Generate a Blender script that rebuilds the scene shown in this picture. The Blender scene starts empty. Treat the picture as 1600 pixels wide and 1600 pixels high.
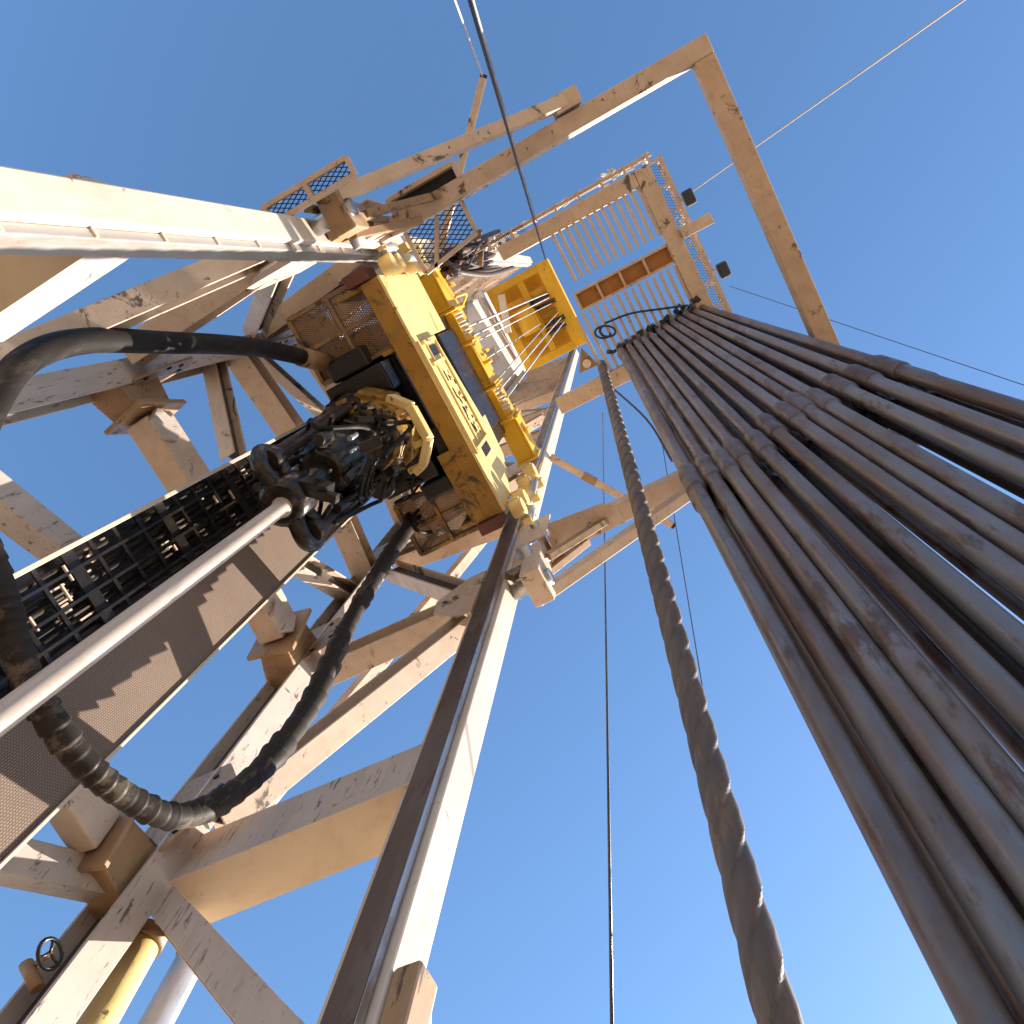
import bpy, math, random
from mathutils import Vector as V, Matrix

random.seed(7)
S = bpy.context.scene
COL = S.collection

# ------------------------------------------------------------------ camera
CAM = V((0, 0, 1.6))                      # eye height above the drill floor
FPX = 1350.0                              # focal length in photo pixels (photo is 1600 wide)
zx, zy, yaw = 938.0, 420.0, 1.122         # where the vertical lines meet, and the heading
zc = V((zx-800, zy-800, FPX)).normalized()
a_ = V((math.cos(yaw), math.sin(yaw), 0))
xc = (a_ - zc*a_.dot(zc)).normalized()
yc = zc.cross(xc)
MW = Matrix((xc, yc, zc))                 # camera (right, down, forward) -> world
right = MW @ V((1, 0, 0)); down = MW @ V((0, 1, 0)); fwd = MW @ V((0, 0, 1))
cd = bpy.data.cameras.new('camera')
cam = bpy.data.objects.new('camera', cd)
COL.objects.link(cam)
up = -down; back = -fwd
cam.matrix_world = Matrix(((right.x, up.x, back.x, CAM.x), (right.y, up.y, back.y, CAM.y),
                           (right.z, up.z, back.z, CAM.z), (0, 0, 0, 1)))
cd.sensor_fit = 'HORIZONTAL'; cd.sensor_width = 36.0
cd.lens = FPX/1600*36.0
cd.clip_start = 0.05; cd.clip_end = 5000
S.camera = cam

# ------------------------------------------------------------------ sky and sun
SUN = V((0.90, -0.44, 0.42)).normalized()
EXPOSURE = 1.47
W = bpy.data.worlds.new('World'); S.world = W; W.use_nodes = True
nt = W.node_tree; nt.nodes.clear()
sk = nt.nodes.new('ShaderNodeTexSky'); sk.sky_type = 'NISHITA'; sk.sun_disc = False
sk.sun_elevation = math.asin(SUN.z)
sk.sun_rotation = math.atan2(SUN.x, SUN.y)
sk.air_density = 1.5; sk.dust_density = 0.75; sk.ozone_density = 6.5; sk.altitude = 0
bg = nt.nodes.new('ShaderNodeBackground'); bg.inputs[1].default_value = 0.1
wo = nt.nodes.new('ShaderNodeOutputWorld')
nt.links.new(sk.outputs[0], bg.inputs[0]); nt.links.new(bg.outputs[0], wo.inputs[0])
ld = bpy.data.lights.new('sun', 'SUN'); ld.energy = 5.0; ld.angle = math.radians(0.53)
ld.color = (1.0, 0.90, 0.78)
lo = bpy.data.objects.new('sun', ld); COL.objects.link(lo)
lo.rotation_euler = SUN.to_track_quat('Z', 'Y').to_euler()
lo.location = (10, -10, 60)
S.view_settings.view_transform = 'Standard'; S.view_settings.look = 'None'
S.view_settings.exposure = EXPOSURE; S.view_settings.gamma = 1
S.render.engine = 'CYCLES'
S.cycles.max_bounces = 8; S.cycles.diffuse_bounces = 5

# ------------------------------------------------------------------ photo rays onto real planes
def ray(u, v):
    return MW @ V((u-800, v-800, FPX))
def PH(u, v, h):                           # h = height above the camera
    d = ray(u, v); return CAM + d*(h/d.z)
def PY(u, v, y):
    d = ray(u, v); return CAM + d*(y/d.y)
def PX(u, v, x):
    d = ray(u, v); return CAM + d*(x/d.x)
def H(x, y, h):
    return V((x, y, h + CAM.z))

# ------------------------------------------------------------------ materials
def mat(name): 
    m = bpy.data.materials.new(name); m.use_nodes = True
    n = m.node_tree; b = n.nodes['Principled BSDF']
    return m, n, b
def N(n, t, **k):
    x = n.nodes.new(t)
    for a, v in k.items(): setattr(x, a, v)
    return x
def mapping(n, scale):
    tc = N(n, 'ShaderNodeTexCoord'); mp = N(n, 'ShaderNodeMapping')
    mp.inputs['Scale'].default_value = scale
    n.links.new(tc.outputs['Object'], mp.inputs[0]); return mp.outputs[0]
def noise(n, vec, sc, det=6, rough=0.6, dist=0.0):
    x = N(n, 'ShaderNodeTexNoise'); x.inputs['Scale'].default_value = sc
    x.inputs['Detail'].default_value = det; x.inputs['Roughness'].default_value = rough
    x.inputs['Distortion'].default_value = dist
    n.links.new(vec, x.inputs['Vector']); return x.outputs['Fac']
def ramp(n, fac, p0, p1, c0=(0, 0, 0, 1), c1=(1, 1, 1, 1)):
    r = N(n, 'ShaderNodeValToRGB'); e = r.color_ramp.elements
    e[0].position = p0; e[1].position = p1; e[0].color = c0; e[1].color = c1
    n.links.new(fac, r.inputs[0]); return r.outputs[0]
def mix(n, fac, a, b, mode='MIX'):
    x = N(n, 'ShaderNodeMix', data_type='RGBA', blend_type=mode)
    if isinstance(fac, (int, float)): x.inputs[0].default_value = fac
    else: n.links.new(fac, x.inputs[0])
    for s, v in ((6, a), (7, b)):
        if isinstance(v, tuple): x.inputs[s].default_value = (*v[:3], 1)
        else: n.links.new(v, x.inputs[s])
    return x.outputs[2]
def math_(n, op, a, b):
    x = N(n, 'ShaderNodeMath', operation=op)
    for i, v in enumerate((a, b)):
        if isinstance(v, (int, float)): x.inputs[i].default_value = v
        else: n.links.new(v, x.inputs[i])
    return x.outputs[0]
def bump(n, b, hgt, strength=0.3, dist=0.01):
    x = N(n, 'ShaderNodeBump'); x.inputs['Strength'].default_value = strength
    x.inputs['Distance'].default_value = dist
    n.links.new(hgt, x.inputs['Height']); n.links.new(x.outputs[0], b.inputs['Normal'])

def paint(name, base, dirt, rust, wear=0.5, grime=0.5, rough=0.5, scratch=0.0, oil=0.0):
    """old paint: dusty mottling, brown grime, rust chips with hard edges, fine scratches"""
    m, n, b = mat(name)
    v1 = mapping(n, (1, 1, 1)); v2 = mapping(n, (3.2, 3.2, 0.7))
    c = mix(n, ramp(n, noise(n, v1, 1.1, 7), 0.35, 0.7), base, tuple(x*0.84 for x in base))
    g = ramp(n, noise(n, v2, 1.6, 8, 0.65), 0.62-0.3*grime, 0.98-0.2*grime)
    c = mix(n, math_(n, 'MULTIPLY', g, 0.75), c, dirt)
    chips = ramp(n, noise(n, v1, 6.5, 9, 0.68), 0.72-0.14*wear, 0.735-0.14*wear)
    c = mix(n, math_(n, 'MULTIPLY', chips, 0.85), c, rust)
    if oil:
        ol = ramp(n, noise(n, v1, 1.9, 12, 0.72, 0.8), 0.66-0.12*oil, 0.70-0.12*oil)
        o2 = ramp(n, noise(n, v2, 3.1, 12, 0.75, 0.4), 0.67-0.10*oil, 0.72-0.10*oil)
        ol = math_(n, 'MAXIMUM', ol, o2)
        c = mix(n, math_(n, 'MULTIPLY', ol, 0.88), c, (0.045, 0.028, 0.018))
    if scratch:
        v3 = mapping(n, (9, 9, 1.2))
        sc = ramp(n, noise(n, v3, 2.4, 8, 0.75, 0.6), 0.70-0.16*scratch, 0.72-0.16*scratch)
        c = mix(n, math_(n, 'MULTIPLY', sc, 0.8), c, tuple(x*0.55 for x in rust))
    n.links.new(c, b.inputs['Base Color'])
    rr = ramp(n, noise(n, v1, 9, 5), 0.3, 0.7, (rough-.1,)*3+(1,), (rough+.15,)*3+(1,))
    n.links.new(rr, b.inputs['Roughness'])
    hh = math_(n, 'SUBTRACT', noise(n, v1, 14, 6, 0.6), math_(n, 'MULTIPLY', chips, 0.4))
    bump(n, b, hh, 0.22, 0.006)
    return m

M = {}
M['beige'] = paint('beige_paint', (0.64, 0.50, 0.39), (0.38, 0.25, 0.165), (0.10, 0.05, 0.03), 0.35, 0.6, oil=0.6)
M['cream'] = paint('cream_paint', (0.64, 0.54, 0.445), (0.52, 0.34, 0.21), (0.16, 0.08, 0.05), 0.15, 0.5, 0.45, 0.12, 0.12)
M['worn'] = paint('worn_paint', (0.52, 0.44, 0.39), (0.30, 0.23, 0.19), (0.10, 0.06, 0.05), 0.15, 0.45, 0.6, 0.7, 0.3)
M['brown'] = paint('brown_grimy_paint', (0.38, 0.235, 0.125), (0.15, 0.09, 0.05), (0.05, 0.03, 0.02), 0.5, 0.7, oil=0.75)
M['plate'] = paint('pale_plate', (0.72, 0.64, 0.56), (0.52, 0.43, 0.35), (0.2, 0.13, 0.09), 0.05, 0.25)
M['yellow'] = paint('yellow_paint', (0.78, 0.45, 0.02), (0.48, 0.27, 0.03), (0.10, 0.05, 0.02), 0.3, 0.3, 0.4, oil=0.25)
M['oldyellow'] = paint('faded_yellow_paint', (0.80, 0.59, 0.24), (0.46, 0.29, 0.08), (0.09, 0.05, 0.02), 0.4, 0.45, 0.5, oil=0.35)
M['grimyyellow'] = paint('greasy_yellow_paint', (0.46, 0.25, 0.03), (0.16, 0.09, 0.02), (0.03, 0.02, 0.012), 0.5, 0.6, 0.42, oil=0.8)
M['tanoil'] = paint('tan_oil_streaked_paint', (0.60, 0.44, 0.31), (0.34, 0.21, 0.12), (0.09, 0.05, 0.03), 0.5, 0.6, 0.5, 0.0, 0.55)
M['sandcream'] = paint('warm_cream_paint', (0.70, 0.56, 0.40), (0.48, 0.33, 0.19), (0.14, 0.08, 0.05), 0.1, 0.4, 0.5, 0.0, 0.15)  # box beam underside: smooth cream, warm bounce light put into the colour
M['grease'] = paint('oily_dirt_on_web', (0.085, 0.052, 0.034), (0.05, 0.032, 0.022), (0.03, 0.018, 0.012), 0.5, 0.6, 0.55)  # flange shade on the webs put into the colour; also the bundle's brown
M['ochre'] = paint('dark_ochre_paint', (0.36, 0.19, 0.022), (0.14, 0.075, 0.015), (0.03, 0.02, 0.012), 0.5, 0.6, 0.42, oil=0.8)  # dolly underside: greasy yellow with its shade put into the colour
M['blackyellow'] = paint('oil_soaked_yellow', (0.34, 0.18, 0.02), (0.06, 0.035, 0.012), (0.02, 0.012, 0.008), 0.6, 0.8, 0.35, oil=1.3)
M['rust'] = paint('rusty_orange_steel', (0.45, 0.20, 0.06), (0.25, 0.10, 0.03), (0.06, 0.03, 0.02), 0.5, 0.5, 0.6)
M['redoxide'] = paint('red_oxide', (0.13, 0.032, 0.026), (0.10, 0.03, 0.03), (0.04, 0.02, 0.02), 0.4, 0.6)
M['darksteel'] = paint('dark_greasy_steel', (0.014, 0.011, 0.009), (0.04, 0.028, 0.02), (0.02, 0.015, 0.012), 0.4, 0.35, 0.32)
M['ground'] = paint('sandy_ground', (0.40, 0.285, 0.185), (0.30, 0.21, 0.135), (0.25, 0.17, 0.11), 0.3, 0.4, 0.9)
M['floor'] = paint('dusty_deck_plate', (0.38, 0.265, 0.165), (0.25, 0.17, 0.11), (0.15, 0.10, 0.07), 0.4, 0.4, 0.7)
M['bluecable'] = mat('dark_wire')[0]
M['bluecable'].node_tree.nodes['Principled BSDF'].inputs['Base Color'].default_value = (0.03, 0.035, 0.05, 1)

def pipe_mat(name, c0, c1, c2, metal=0.25, rough=0.42):
    m, n, b = mat(name)
    v1 = mapping(n, (1, 1, 0.25)); v2 = mapping(n, (1, 1, 1))
    inf = N(n, 'ShaderNodeObjectInfo')
    add = N(n, 'ShaderNodeVectorMath', operation='ADD')
    cmb = N(n, 'ShaderNodeCombineXYZ')
    rr = math_(n, 'MULTIPLY', inf.outputs['Random'], 37.0)
    for i in range(3): n.links.new(rr, cmb.inputs[i])
    n.links.new(v1, add.inputs[0]); n.links.new(cmb.outputs[0], add.inputs[1]); v1 = add.outputs[0]
    c = mix(n, ramp(n, noise(n, v1, 2.4, 8, 0.66), 0.42, 0.58), c0, c1)
    c = mix(n, 0.22, c, mix(n, inf.outputs['Random'], tuple(x*0.35 for x in c0), tuple(min(1, x*1.5) for x in c1)))
    c = mix(n, ramp(n, noise(n, v1, 4.5, 9, 0.72), 0.53, 0.60), c, c2)
    c = mix(n, ramp(n, noise(n, v2, 22, 6, 0.7), 0.62, 0.74), c, tuple(x*0.35 for x in c0))
    n.links.new(c, b.inputs['Base Color'])
    b.inputs['Metallic'].default_value = metal
    n.links.new(ramp(n, noise(n, v1, 6, 5), 0.3, 0.7, (rough-.12,)*3+(1,), (rough+.2,)*3+(1,)), b.inputs['Roughness'])
    bump(n, b, noise(n, v2, 30, 6, 0.7), 0.18, 0.004)
    return m
M['pipe'] = pipe_mat('rusty_drill_pipe', (0.185, 0.115, 0.083), (0.23, 0.205, 0.20), (0.13, 0.07, 0.045), 0.4, 0.36)
M['joint'] = pipe_mat('tool_joint_steel', (0.13, 0.078, 0.055), (0.17, 0.135, 0.125), (0.11, 0.06, 0.042), 0.4, 0.36)
M['collar'] = pipe_mat('grey_brown_collar', (0.165, 0.122, 0.098), (0.12, 0.096, 0.086), (0.19, 0.13, 0.095), 0.1, 0.55)
M['palepipe'] = pipe_mat('pale_dusty_pipe', (0.50, 0.40, 0.33), (0.56, 0.47, 0.40), (0.42, 0.33, 0.27), 0.15, 0.45)
M['railpale'] = pipe_mat('dusty_rail_steel', (0.46, 0.43, 0.40), (0.40, 0.375, 0.35), (0.38, 0.31, 0.26), 0.35, 0.42)  # left rail: paler copy, sunlight put into the colour
M['railgrease'] = pipe_mat('greasy_rail_steel', (0.15, 0.105, 0.085), (0.19, 0.15, 0.13), (0.11, 0.075, 0.06), 0.5, 0.42)  # right rail: darker copy, the shade on it put into the colour
M['rail'] = pipe_mat('polished_rail_steel', (0.52, 0.50, 0.49), (0.44, 0.44, 0.47), (0.40, 0.33, 0.28), 0.85, 0.38)
M['chrome'] = pipe_mat('grey_cylinder_steel', (0.42, 0.42, 0.45), (0.48, 0.48, 0.5), (0.35, 0.33, 0.33), 0.5, 0.35)
M['rope'] = pipe_mat('wire_rope', (0.45, 0.47, 0.46), (0.36, 0.37, 0.36), (0.5, 0.5, 0.48), 0.4, 0.45)
M['rubber'] = None
M['rubber'] = pipe_mat('black_rubber', (0.012, 0.010, 0.009), (0.018, 0.015, 0.013), (0.04, 0.032, 0.026), 0.0, 0.55)
M['oilsteel'] = pipe_mat('oily_brown_steel', (0.05, 0.036, 0.028), (0.035, 0.026, 0.022), (0.08, 0.058, 0.044), 0.5, 0.26)
M['dustyrubber'] = pipe_mat('dusty_taped_rubber', (0.018, 0.015, 0.013), (0.035, 0.028, 0.024), (0.11, 0.088, 0.07), 0.0, 0.5)
for k_ in ('rubber', 'dustyrubber'): M[k_].node_tree.nodes['Principled BSDF'].inputs['Specular IOR Level'].default_value = 0.12
M['gloss'] = pipe_mat('oily_black_steel', (0.018, 0.016, 0.015), (0.03, 0.024, 0.02), (0.05, 0.038, 0.028), 0.4, 0.24)

def grating_mat():
    m, n, b = mat('perforated_tan_plate')
    v = mapping(n, (1, 1, 1)); sep = N(n, 'ShaderNodeSeparateXYZ'); n.links.new(v, sep.inputs[0])
    cmb = N(n, 'ShaderNodeCombineXYZ')
    n.links.new(sep.outputs[2], cmb.inputs[0]); n.links.new(sep.outputs[0], cmb.inputs[1])
    br = N(n, 'ShaderNodeTexBrick'); br.inputs['Scale'].default_value = 21.0
    br.inputs['Mortar Size'].default_value = 0.09; br.inputs['Mortar Smooth'].default_value = 0.4
    br.inputs['Brick Width'].default_value = 0.62; br.inputs['Row Height'].default_value = 0.34
    br.inputs['Color1'].default_value = (0.30, 0.215, 0.16, 1); br.inputs['Color2'].default_value = (0.26, 0.185, 0.135, 1)
    br.inputs['Mortar'].default_value = (0.10, 0.068, 0.05, 1)
    n.links.new(cmb.outputs[0], br.inputs['Vector'])
    c = mix(n, math_(n, 'MULTIPLY', ramp(n, noise(n, v, 1.3, 6), 0.4, 0.75), 0.5), br.outputs['Color'], (0.12, 0.08, 0.057))
    n.links.new(c, b.inputs['Base Color']); b.inputs['Roughness'].default_value = 0.75
    bump(n, b, br.outputs['Fac'], -0.6, 0.02)
    return m
M['grating'] = grating_mat()
def lamp_mat():
    m, n, b = mat('floodlight_glass')
    b.inputs['Base Color'].default_value = (0.75, 0.78, 0.8, 1); b.inputs['Roughness'].default_value = 0.15
    return m
M['glass'] = lamp_mat()

# ------------------------------------------------------------------ mesh builder
class MB:
    def __init__(s): s.v = []; s.f = []; s.sm = []; s.cut = []; s.alt = set()
    def face(s, idx, smooth=False): s.f.append(idx); s.sm.append(smooth)
    def hexa(s, p):                       # 8 points: bottom ring 0-3, top ring 4-7
        s.cut.append((len(s.v), len(s.f)))
        o = len(s.v); s.v += [V(q) for q in p]
        for q in ((3, 2, 1, 0), (4, 5, 6, 7), (0, 1, 5, 4), (1, 2, 6, 5), (2, 3, 7, 6), (3, 0, 4, 7)):
            s.face([o+i for i in q])
        return s
    def box(s, x0, x1, y0, y1, h0, h1):
        z0 = h0+CAM.z; z1 = h1+CAM.z
        return s.hexa([(x0, y0, z0), (x1, y0, z0), (x1, y1, z0), (x0, y1, z0), (x0, y0, z1), (x1, y0, z1), (x1, y1, z1), (x0, y1, z1)])
    def axes(s, a, b, up):
        d = (b-a).normalized(); up = V(up)
        if abs(d.dot(up)) > 0.97: up = V((0, 1, 0)) if abs(d.y) < .9 else V((1, 0, 0))
        sd = d.cross(up).normalized(); return d, sd, sd.cross(d).normalized()
    def beam(s, a, b, w, t, up=(0, 0, 1), w1=None, t1=None, off=0.0):
        a = V(a); b = V(b); d, sd, u = s.axes(a, b, up); w1 = w1 or w; t1 = t1 or t
        a = a+u*off; b = b+u*off
        A = [a-sd*w/2-u*t/2, a+sd*w/2-u*t/2, a+sd*w/2+u*t/2, a-sd*w/2+u*t/2]
        B = [b-sd*w1/2-u*t1/2, b+sd*w1/2-u*t1/2, b+sd*w1/2+u*t1/2, b-sd*w1/2+u*t1/2]
        return s.hexa(A+B)
    def hbeam(s, a, b, w, t, up=(0, 0, 1), tf=0.03, tw=0.03):
        s.beam(a, b, w, tf, up, off=-(t-tf)/2); s.beam(a, b, w, tf, up, off=(t-tf)/2)
        f0 = len(s.f); s.beam(a, b, tw, t-2*tf-0.002, up); s.alt |= set(range(f0, len(s.f))); return s  # web faces take the dark slot, standing in for recess shade
    def tube(s, pts, r, n=12, caps=True, rad=None):
        s.cut.append((len(s.v), len(s.f)))
        pts = [V(p) for p in pts]; o = len(s.v); prev = None; k = len(pts)
        for i, p in enumerate(pts):
            d = (pts[min(i+1, k-1)]-pts[max(i-1, 0)]).normalized()
            if prev is None:
                x = d.cross(V((0.31, 0.2, 0.93)))
                if x.length < .1: x = d.cross(V((1, 0, 0)))
            else: x = prev - d*prev.dot(d)
            x.normalize(); prev = x; y = d.cross(x)
            rr = rad[i] if rad else r
            for j in range(n):
                t = 2*math.pi*j/n; s.v.append(p+(x*math.cos(t)+y*math.sin(t))*rr)
        for i in range(k-1):
            for j in range(n):
                q = o+i*n; s.face([q+j, q+(j+1) % n, q+n+(j+1) % n, q+n+j], True)
        if caps:
            s.face([o+j for j in range(n)][::-1]); s.face([o+(k-1)*n+j for j in range(n)])
        return s
    def cyl(s, a, b, r, r1=None, n=20): return s.tube([a, b], r, n, rad=[r, r1 or r])
    def plate(s, poly, t, nrm):           # flat polygon with thickness along nrm
        s.cut.append((len(s.v), len(s.f)))
        o = len(s.v); k = len(poly); nrm = V(nrm).normalized()*t
        s.v += [V(p) for p in poly] + [V(p)+nrm for p in poly]
        s.face(list(range(o, o+k))[::-1]); s.face(list(range(o+k, o+2*k)))
        for i in range(k): j = (i+1) % k; s.face([o+i, o+j, o+k+j, o+k+i])
        return s
    def lattice(s, c, ex, ey, nx, ny, w=0.008, slant=0.55):
        """expanded metal: crossing slanted strips on the parallelogram c + ex*[0,1] + ey*[0,1]"""
        c = V(c); ex = V(ex); ey = V(ey); nr = ex.cross(ey).normalized()
        for sg in (1, -1):
            lean = slant*sg
            for i in range(-int(ny*abs(lean)) - nx, nx*2+int(ny*abs(lean))+1):
                # line x = i/nx + lean*t*(ey/ex), t in 0..1 clipped to the panel
                x0 = i/nx; k = lean*ey.length/ex.length
                ts = [0.0, 1.0]
                if k: 
                    ta, tb = sorted(((0-x0)/k, (1-x0)/k)); ts = [max(0, ta), min(1, tb)]
                if ts[1]-ts[0] < 0.02: continue
                a = c+ex*(x0+k*ts[0])+ey*ts[0]; b = c+ex*(x0+k*ts[1])+ey*ts[1]
                s.beam(a, b, w, w*0.6, nr, off=0.002*sg)
        return s
    def build(s, name, m, parent=None, bevel=0.0):
        me = bpy.data.meshes.new(name); me.from_pydata([tuple(p) for p in s.v], [], s.f)
        me.polygons.foreach_set('use_smooth', s.sm); me.materials.append(M[m] if isinstance(m, str) else m)
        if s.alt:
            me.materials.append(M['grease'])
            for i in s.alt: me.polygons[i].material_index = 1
        me.validate(); me.update()
        o = bpy.data.objects.new(name, me); COL.objects.link(o)
        if parent:
            o.parent = parent
            p = parent; off = V((0, 0, 0))
            while p: off += p.location; p = p.parent
            for vtx in me.vertices: vtx.co = vtx.co - off
        if bevel:
            bv = o.modifiers.new('bevel', 'BEVEL'); bv.width = bevel; bv.segments = 2
            bv.limit_method = 'ANGLE'; bv.angle_limit = math.radians(50)
        return o
def each(mb, name, m, parent=None, bevel=0.0):
    """every primitive of the builder becomes an object of its own"""
    cuts = mb.cut+[(len(mb.v), len(mb.f))]; out = []
    for (v0, f0), (v1, f1) in zip(cuts, cuts[1:]):
        q = MB(); q.v = mb.v[v0:v1]; q.f = [[i-v0 for i in f] for f in mb.f[f0:f1]]; q.sm = mb.sm[f0:f1]
        out.append(q.build(name, m, parent, bevel))
    return out
def tag(o, label=None, cat=None, group=None, kind=None):
    for k, v in (('label', label), ('category', cat), ('group', group), ('kind', kind)):
        if v: o[k] = v
    return o
def empty(name, loc, label, cat, group=None):
    o = bpy.data.objects.new(name, None); COL.objects.link(o); o.location = loc; o.empty_display_size = 0.3
    return tag(o, label, cat, group)
def bez(pts, n=10):                       # Catmull-Rom through points
    pts = [V(p) for p in pts]; q = [pts[0]*2-pts[1]] + pts + [pts[-1]*2-pts[-2]]; out = []
    for i in range(1, len(q)-2):
        for k in range(n):
            t = k/n; a, b, c, d = q[i-1], q[i], q[i+1], q[i+2]
            out.append(0.5*((2*b)+(c-a)*t+(2*a-5*b+4*c-d)*t*t+(3*b-a-3*c+d)*t**3))
    return out+[pts[-1]]

# ------------------------------------------------------------------ setting
g = MB(); g.hexa([(-900, -900, -1.3), (900, -900, -1.3), (900, 900, -1.3), (-900, 900, -1.3),
                  (-900, -900, -0.3), (900, -900, -0.3), (900, 900, -0.3), (-900, 900, -0.3)])
tag(g.build('ground', 'ground'), kind='structure')
g = MB(); g.hexa([(-9, -9, -0.296), (9, -9, -0.296), (9, 10, -0.296), (-9, 10, -0.296), (-9, -9, 0), (9, -9, 0), (9, 10, 0), (-9, 10, 0)])
tag(g.build('drill_floor', 'floor'), kind='structure')

# ------------------------------------------------------------------ mast
CX = 0.51                                 # centre line of the mast
def mx(x, side): return x if side > 0 else 2*CX-x       # mirror a right-hand x to the left side
FL = -1.6                                 # floor, measured from the camera
TOP = 40.0
LEV = [1.6, 5.45, 9.2, 12.6, 16.2, 19.8, 23.4, 27.0, 30.6, 34.2, 37.8]
mast = empty('drilling_mast', (CX, 3.8, 0), 'tall beige steel drilling mast with open lattice sides rising to the yellow crown', 'mast')
for side in (1, -1):
    xa, xb = sorted((mx(2.64, side), mx(2.92, side)))
    leg = MB().box(xa, xb, 2.5, 2.9, FL, TOP).build('leg', 'cream', mast, 0.015)
    ra, rb = sorted((mx(2.565, side), mx(2.638, side)))
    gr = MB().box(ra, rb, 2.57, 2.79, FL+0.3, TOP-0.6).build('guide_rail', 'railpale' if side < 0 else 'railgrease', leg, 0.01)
    if side > 0: MB().box(ra+.004, rb-.012, 2.560, 2.568, FL+0.3, TOP-0.6).build('wear_strip', 'rail', gr, 0.003)
    m = MB()                              # rail clamps
    for k in range(24 if side < 0 else 0):
        h = FL+0.7+k*0.86
        xs = sorted((mx(2.57, side), mx(2.636, side)))
        m.box(xs[0], xs[1], 2.553, 2.568, h, h+0.03)
    each(m, 'rail_clamp', 'cream', leg)
    # rear leg: an H column
    m = MB(); m.hbeam(H(mx(2.40, side), 5.05, FL), H(mx(2.40, side), 5.05, TOP-2), 0.28, 0.4, (0, 1, 0), 0.035, 0.03)
    m.build('leg', 'worn', mast, 0.006)
    xm = mx(2.78, side); xq = mx(2.56, side)
    for i, h in enumerate(LEV):
        if i == 1:                        # the deep boxed beam low down
            MB().beam(H(mx(2.85, side), 2.66, h+0.33), H(mx(2.72, side), 4.98, h+0.1), 0.44, 0.58).build('cross_beam', 'worn', mast, 0.012)
            MB().beam(H(mx(2.85, side), 2.663, h+0.034), H(mx(2.72, side), 4.975, h-0.196), 0.45, 0.012).build('bottom_plate', 'sandcream', mast, 0.003)
        elif i == 0:
            MB().beam(H(xm, 2.905, h), H(xq, 4.84, h), 0.26, 0.4).build('cross_beam', 'beige', mast, 0.012)
        else:
            dz = -0.5 if i == 2 else 0.0
            m = MB(); m.hbeam(H(xm, 2.905, h+0.34), H(xq, 4.84, h+0.22+dz), 0.28, 0.40, tf=0.03, tw=0.02)
            m.build('cross_beam', 'beige', mast, 0.005)
        if i+1 < len(LEV):
            h0, h1 = h+(0.62 if i == 1 else 0.42), LEV[i+1]-0.12
            if i % 2 == 0: a, b = H(xm, 2.95, h0), H(xq, 4.86, h1)
            else: a, b = H(xq, 4.86, h0), H(xm, 2.95, h1)
            if i == 0: a, b = H(xm, 2.93, 3.22), H(xq+.1*(1 if side > 0 else -1), 4.88, 5.14)
            m = MB(); m.hbeam(a, b, 0.235 if i == 0 else 0.24, 0.28, (1, 0, 0) if i == 0 else (0, 0, 1), 0.028, 0.02)
            m.build('diagonal_brace', 'worn' if i == 0 else 'beige', mast, 0.005)
    for i in (2, 3, 4):                   # front gussets
        h = LEV[i]+.14; s_ = 1 if side > 0 else -1; x0 = mx(2.60, side)
        m = MB(); m.plate([H(x0, 2.86, h-.5), H(x0, 3.05, h-.5), H(x0, 3.45, h-.05), H(x0, 3.5, h+.42), H(x0, 3.1, h+.8), H(x0, 2.86, h+.8)], .022*s_, (1, 0, 0))
        m.build('gusset', 'beige', mast)
    # gusset plates on the inner face of the rear nodes
    for i in (1, 2, 3, 4, 5):
        h = LEV[i]+(0.3 if i == 1 else -0.1)
        s_ = 1 if side > 0 else -1
        x0 = mx(2.27, side)
        m = MB(); m.plate([H(x0, 5.0, h-.55), H(x0, 4.55, h-.1), H(x0, 4.45, h+.3), H(x0, 4.75, h+.75), H(x0, 5.25, h+.75), H(x0, 5.25, h-.55)], 0.025*s_, (1, 0, 0))
        gs = m.build('gusset', 'brown', mast)
        m = MB()
        for yy, hh in ((4.62, h+.02), (4.62, h+.3), (4.8, h+.55), (4.8, h-.2)): m.cyl(H(x0-.02*s_, yy, hh), H(x0-.001*s_, yy, hh), .03, n=6)
        each(m, 'bolt', 'darksteel', gs)
# rear cross beams of the upper mast (behind the well)
for i in range(4, 7):
    h = LEV[i]
    m = MB(); m.hbeam(H(mx(2.62, -1), 5.25, h), H(2.62, 5.25, h), 0.25, 0.35); m.build('cross_beam', 'beige', mast, 0.005)
# stand-off brackets from the rear legs to the hose panel
def bracket(side, h, low=False):
    m = MB()
    k = .72 if low else 1.0
    x0, x1, x2 = mx(2.40, side), mx(1.93, side), mx(1.42 if side > 0 else 1.05, side)
    m.beam(H(x0, 5.1, h+.05), H(x1, 4.98, h-.05), 0.42*k, 0.85*k, (0, 0, 1), 0.34*k, 0.62*k)
    o = m.build('bracket', 'brown', mast, 0.02)
    m = MB(); m.beam(H(x1, 4.98, h-.05), H(mx(1.88, side), 4.97, h-.06), 0.56*k, 0.80*k); m.build('flange', 'brown', o, 0.01)
    m = MB(); m.beam(H(mx(1.87, side), 4.97, h-.06), H(x2, 4.92, h-.1), 0.3*k, 0.5*k); m.build('arm', 'beige', o, 0.02)
    if low: return o
    m = MB()
    c = H(mx(1.72, side), 4.74, h-.18); s_ = 1 if side > 0 else -1
    m.plate([c+V((0.2*math.cos(t), 0, 0.25*math.sin(t))) for t in [math.pi/3*k for k in range(6)]], 0.06, (0, 1, 0))
    m.build('pad', 'worn', o, 0.006)
    return o
for side in (1, -1):
    for h in (5.15, 8.85):
        bracket(side, h, h < 6)
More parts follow.
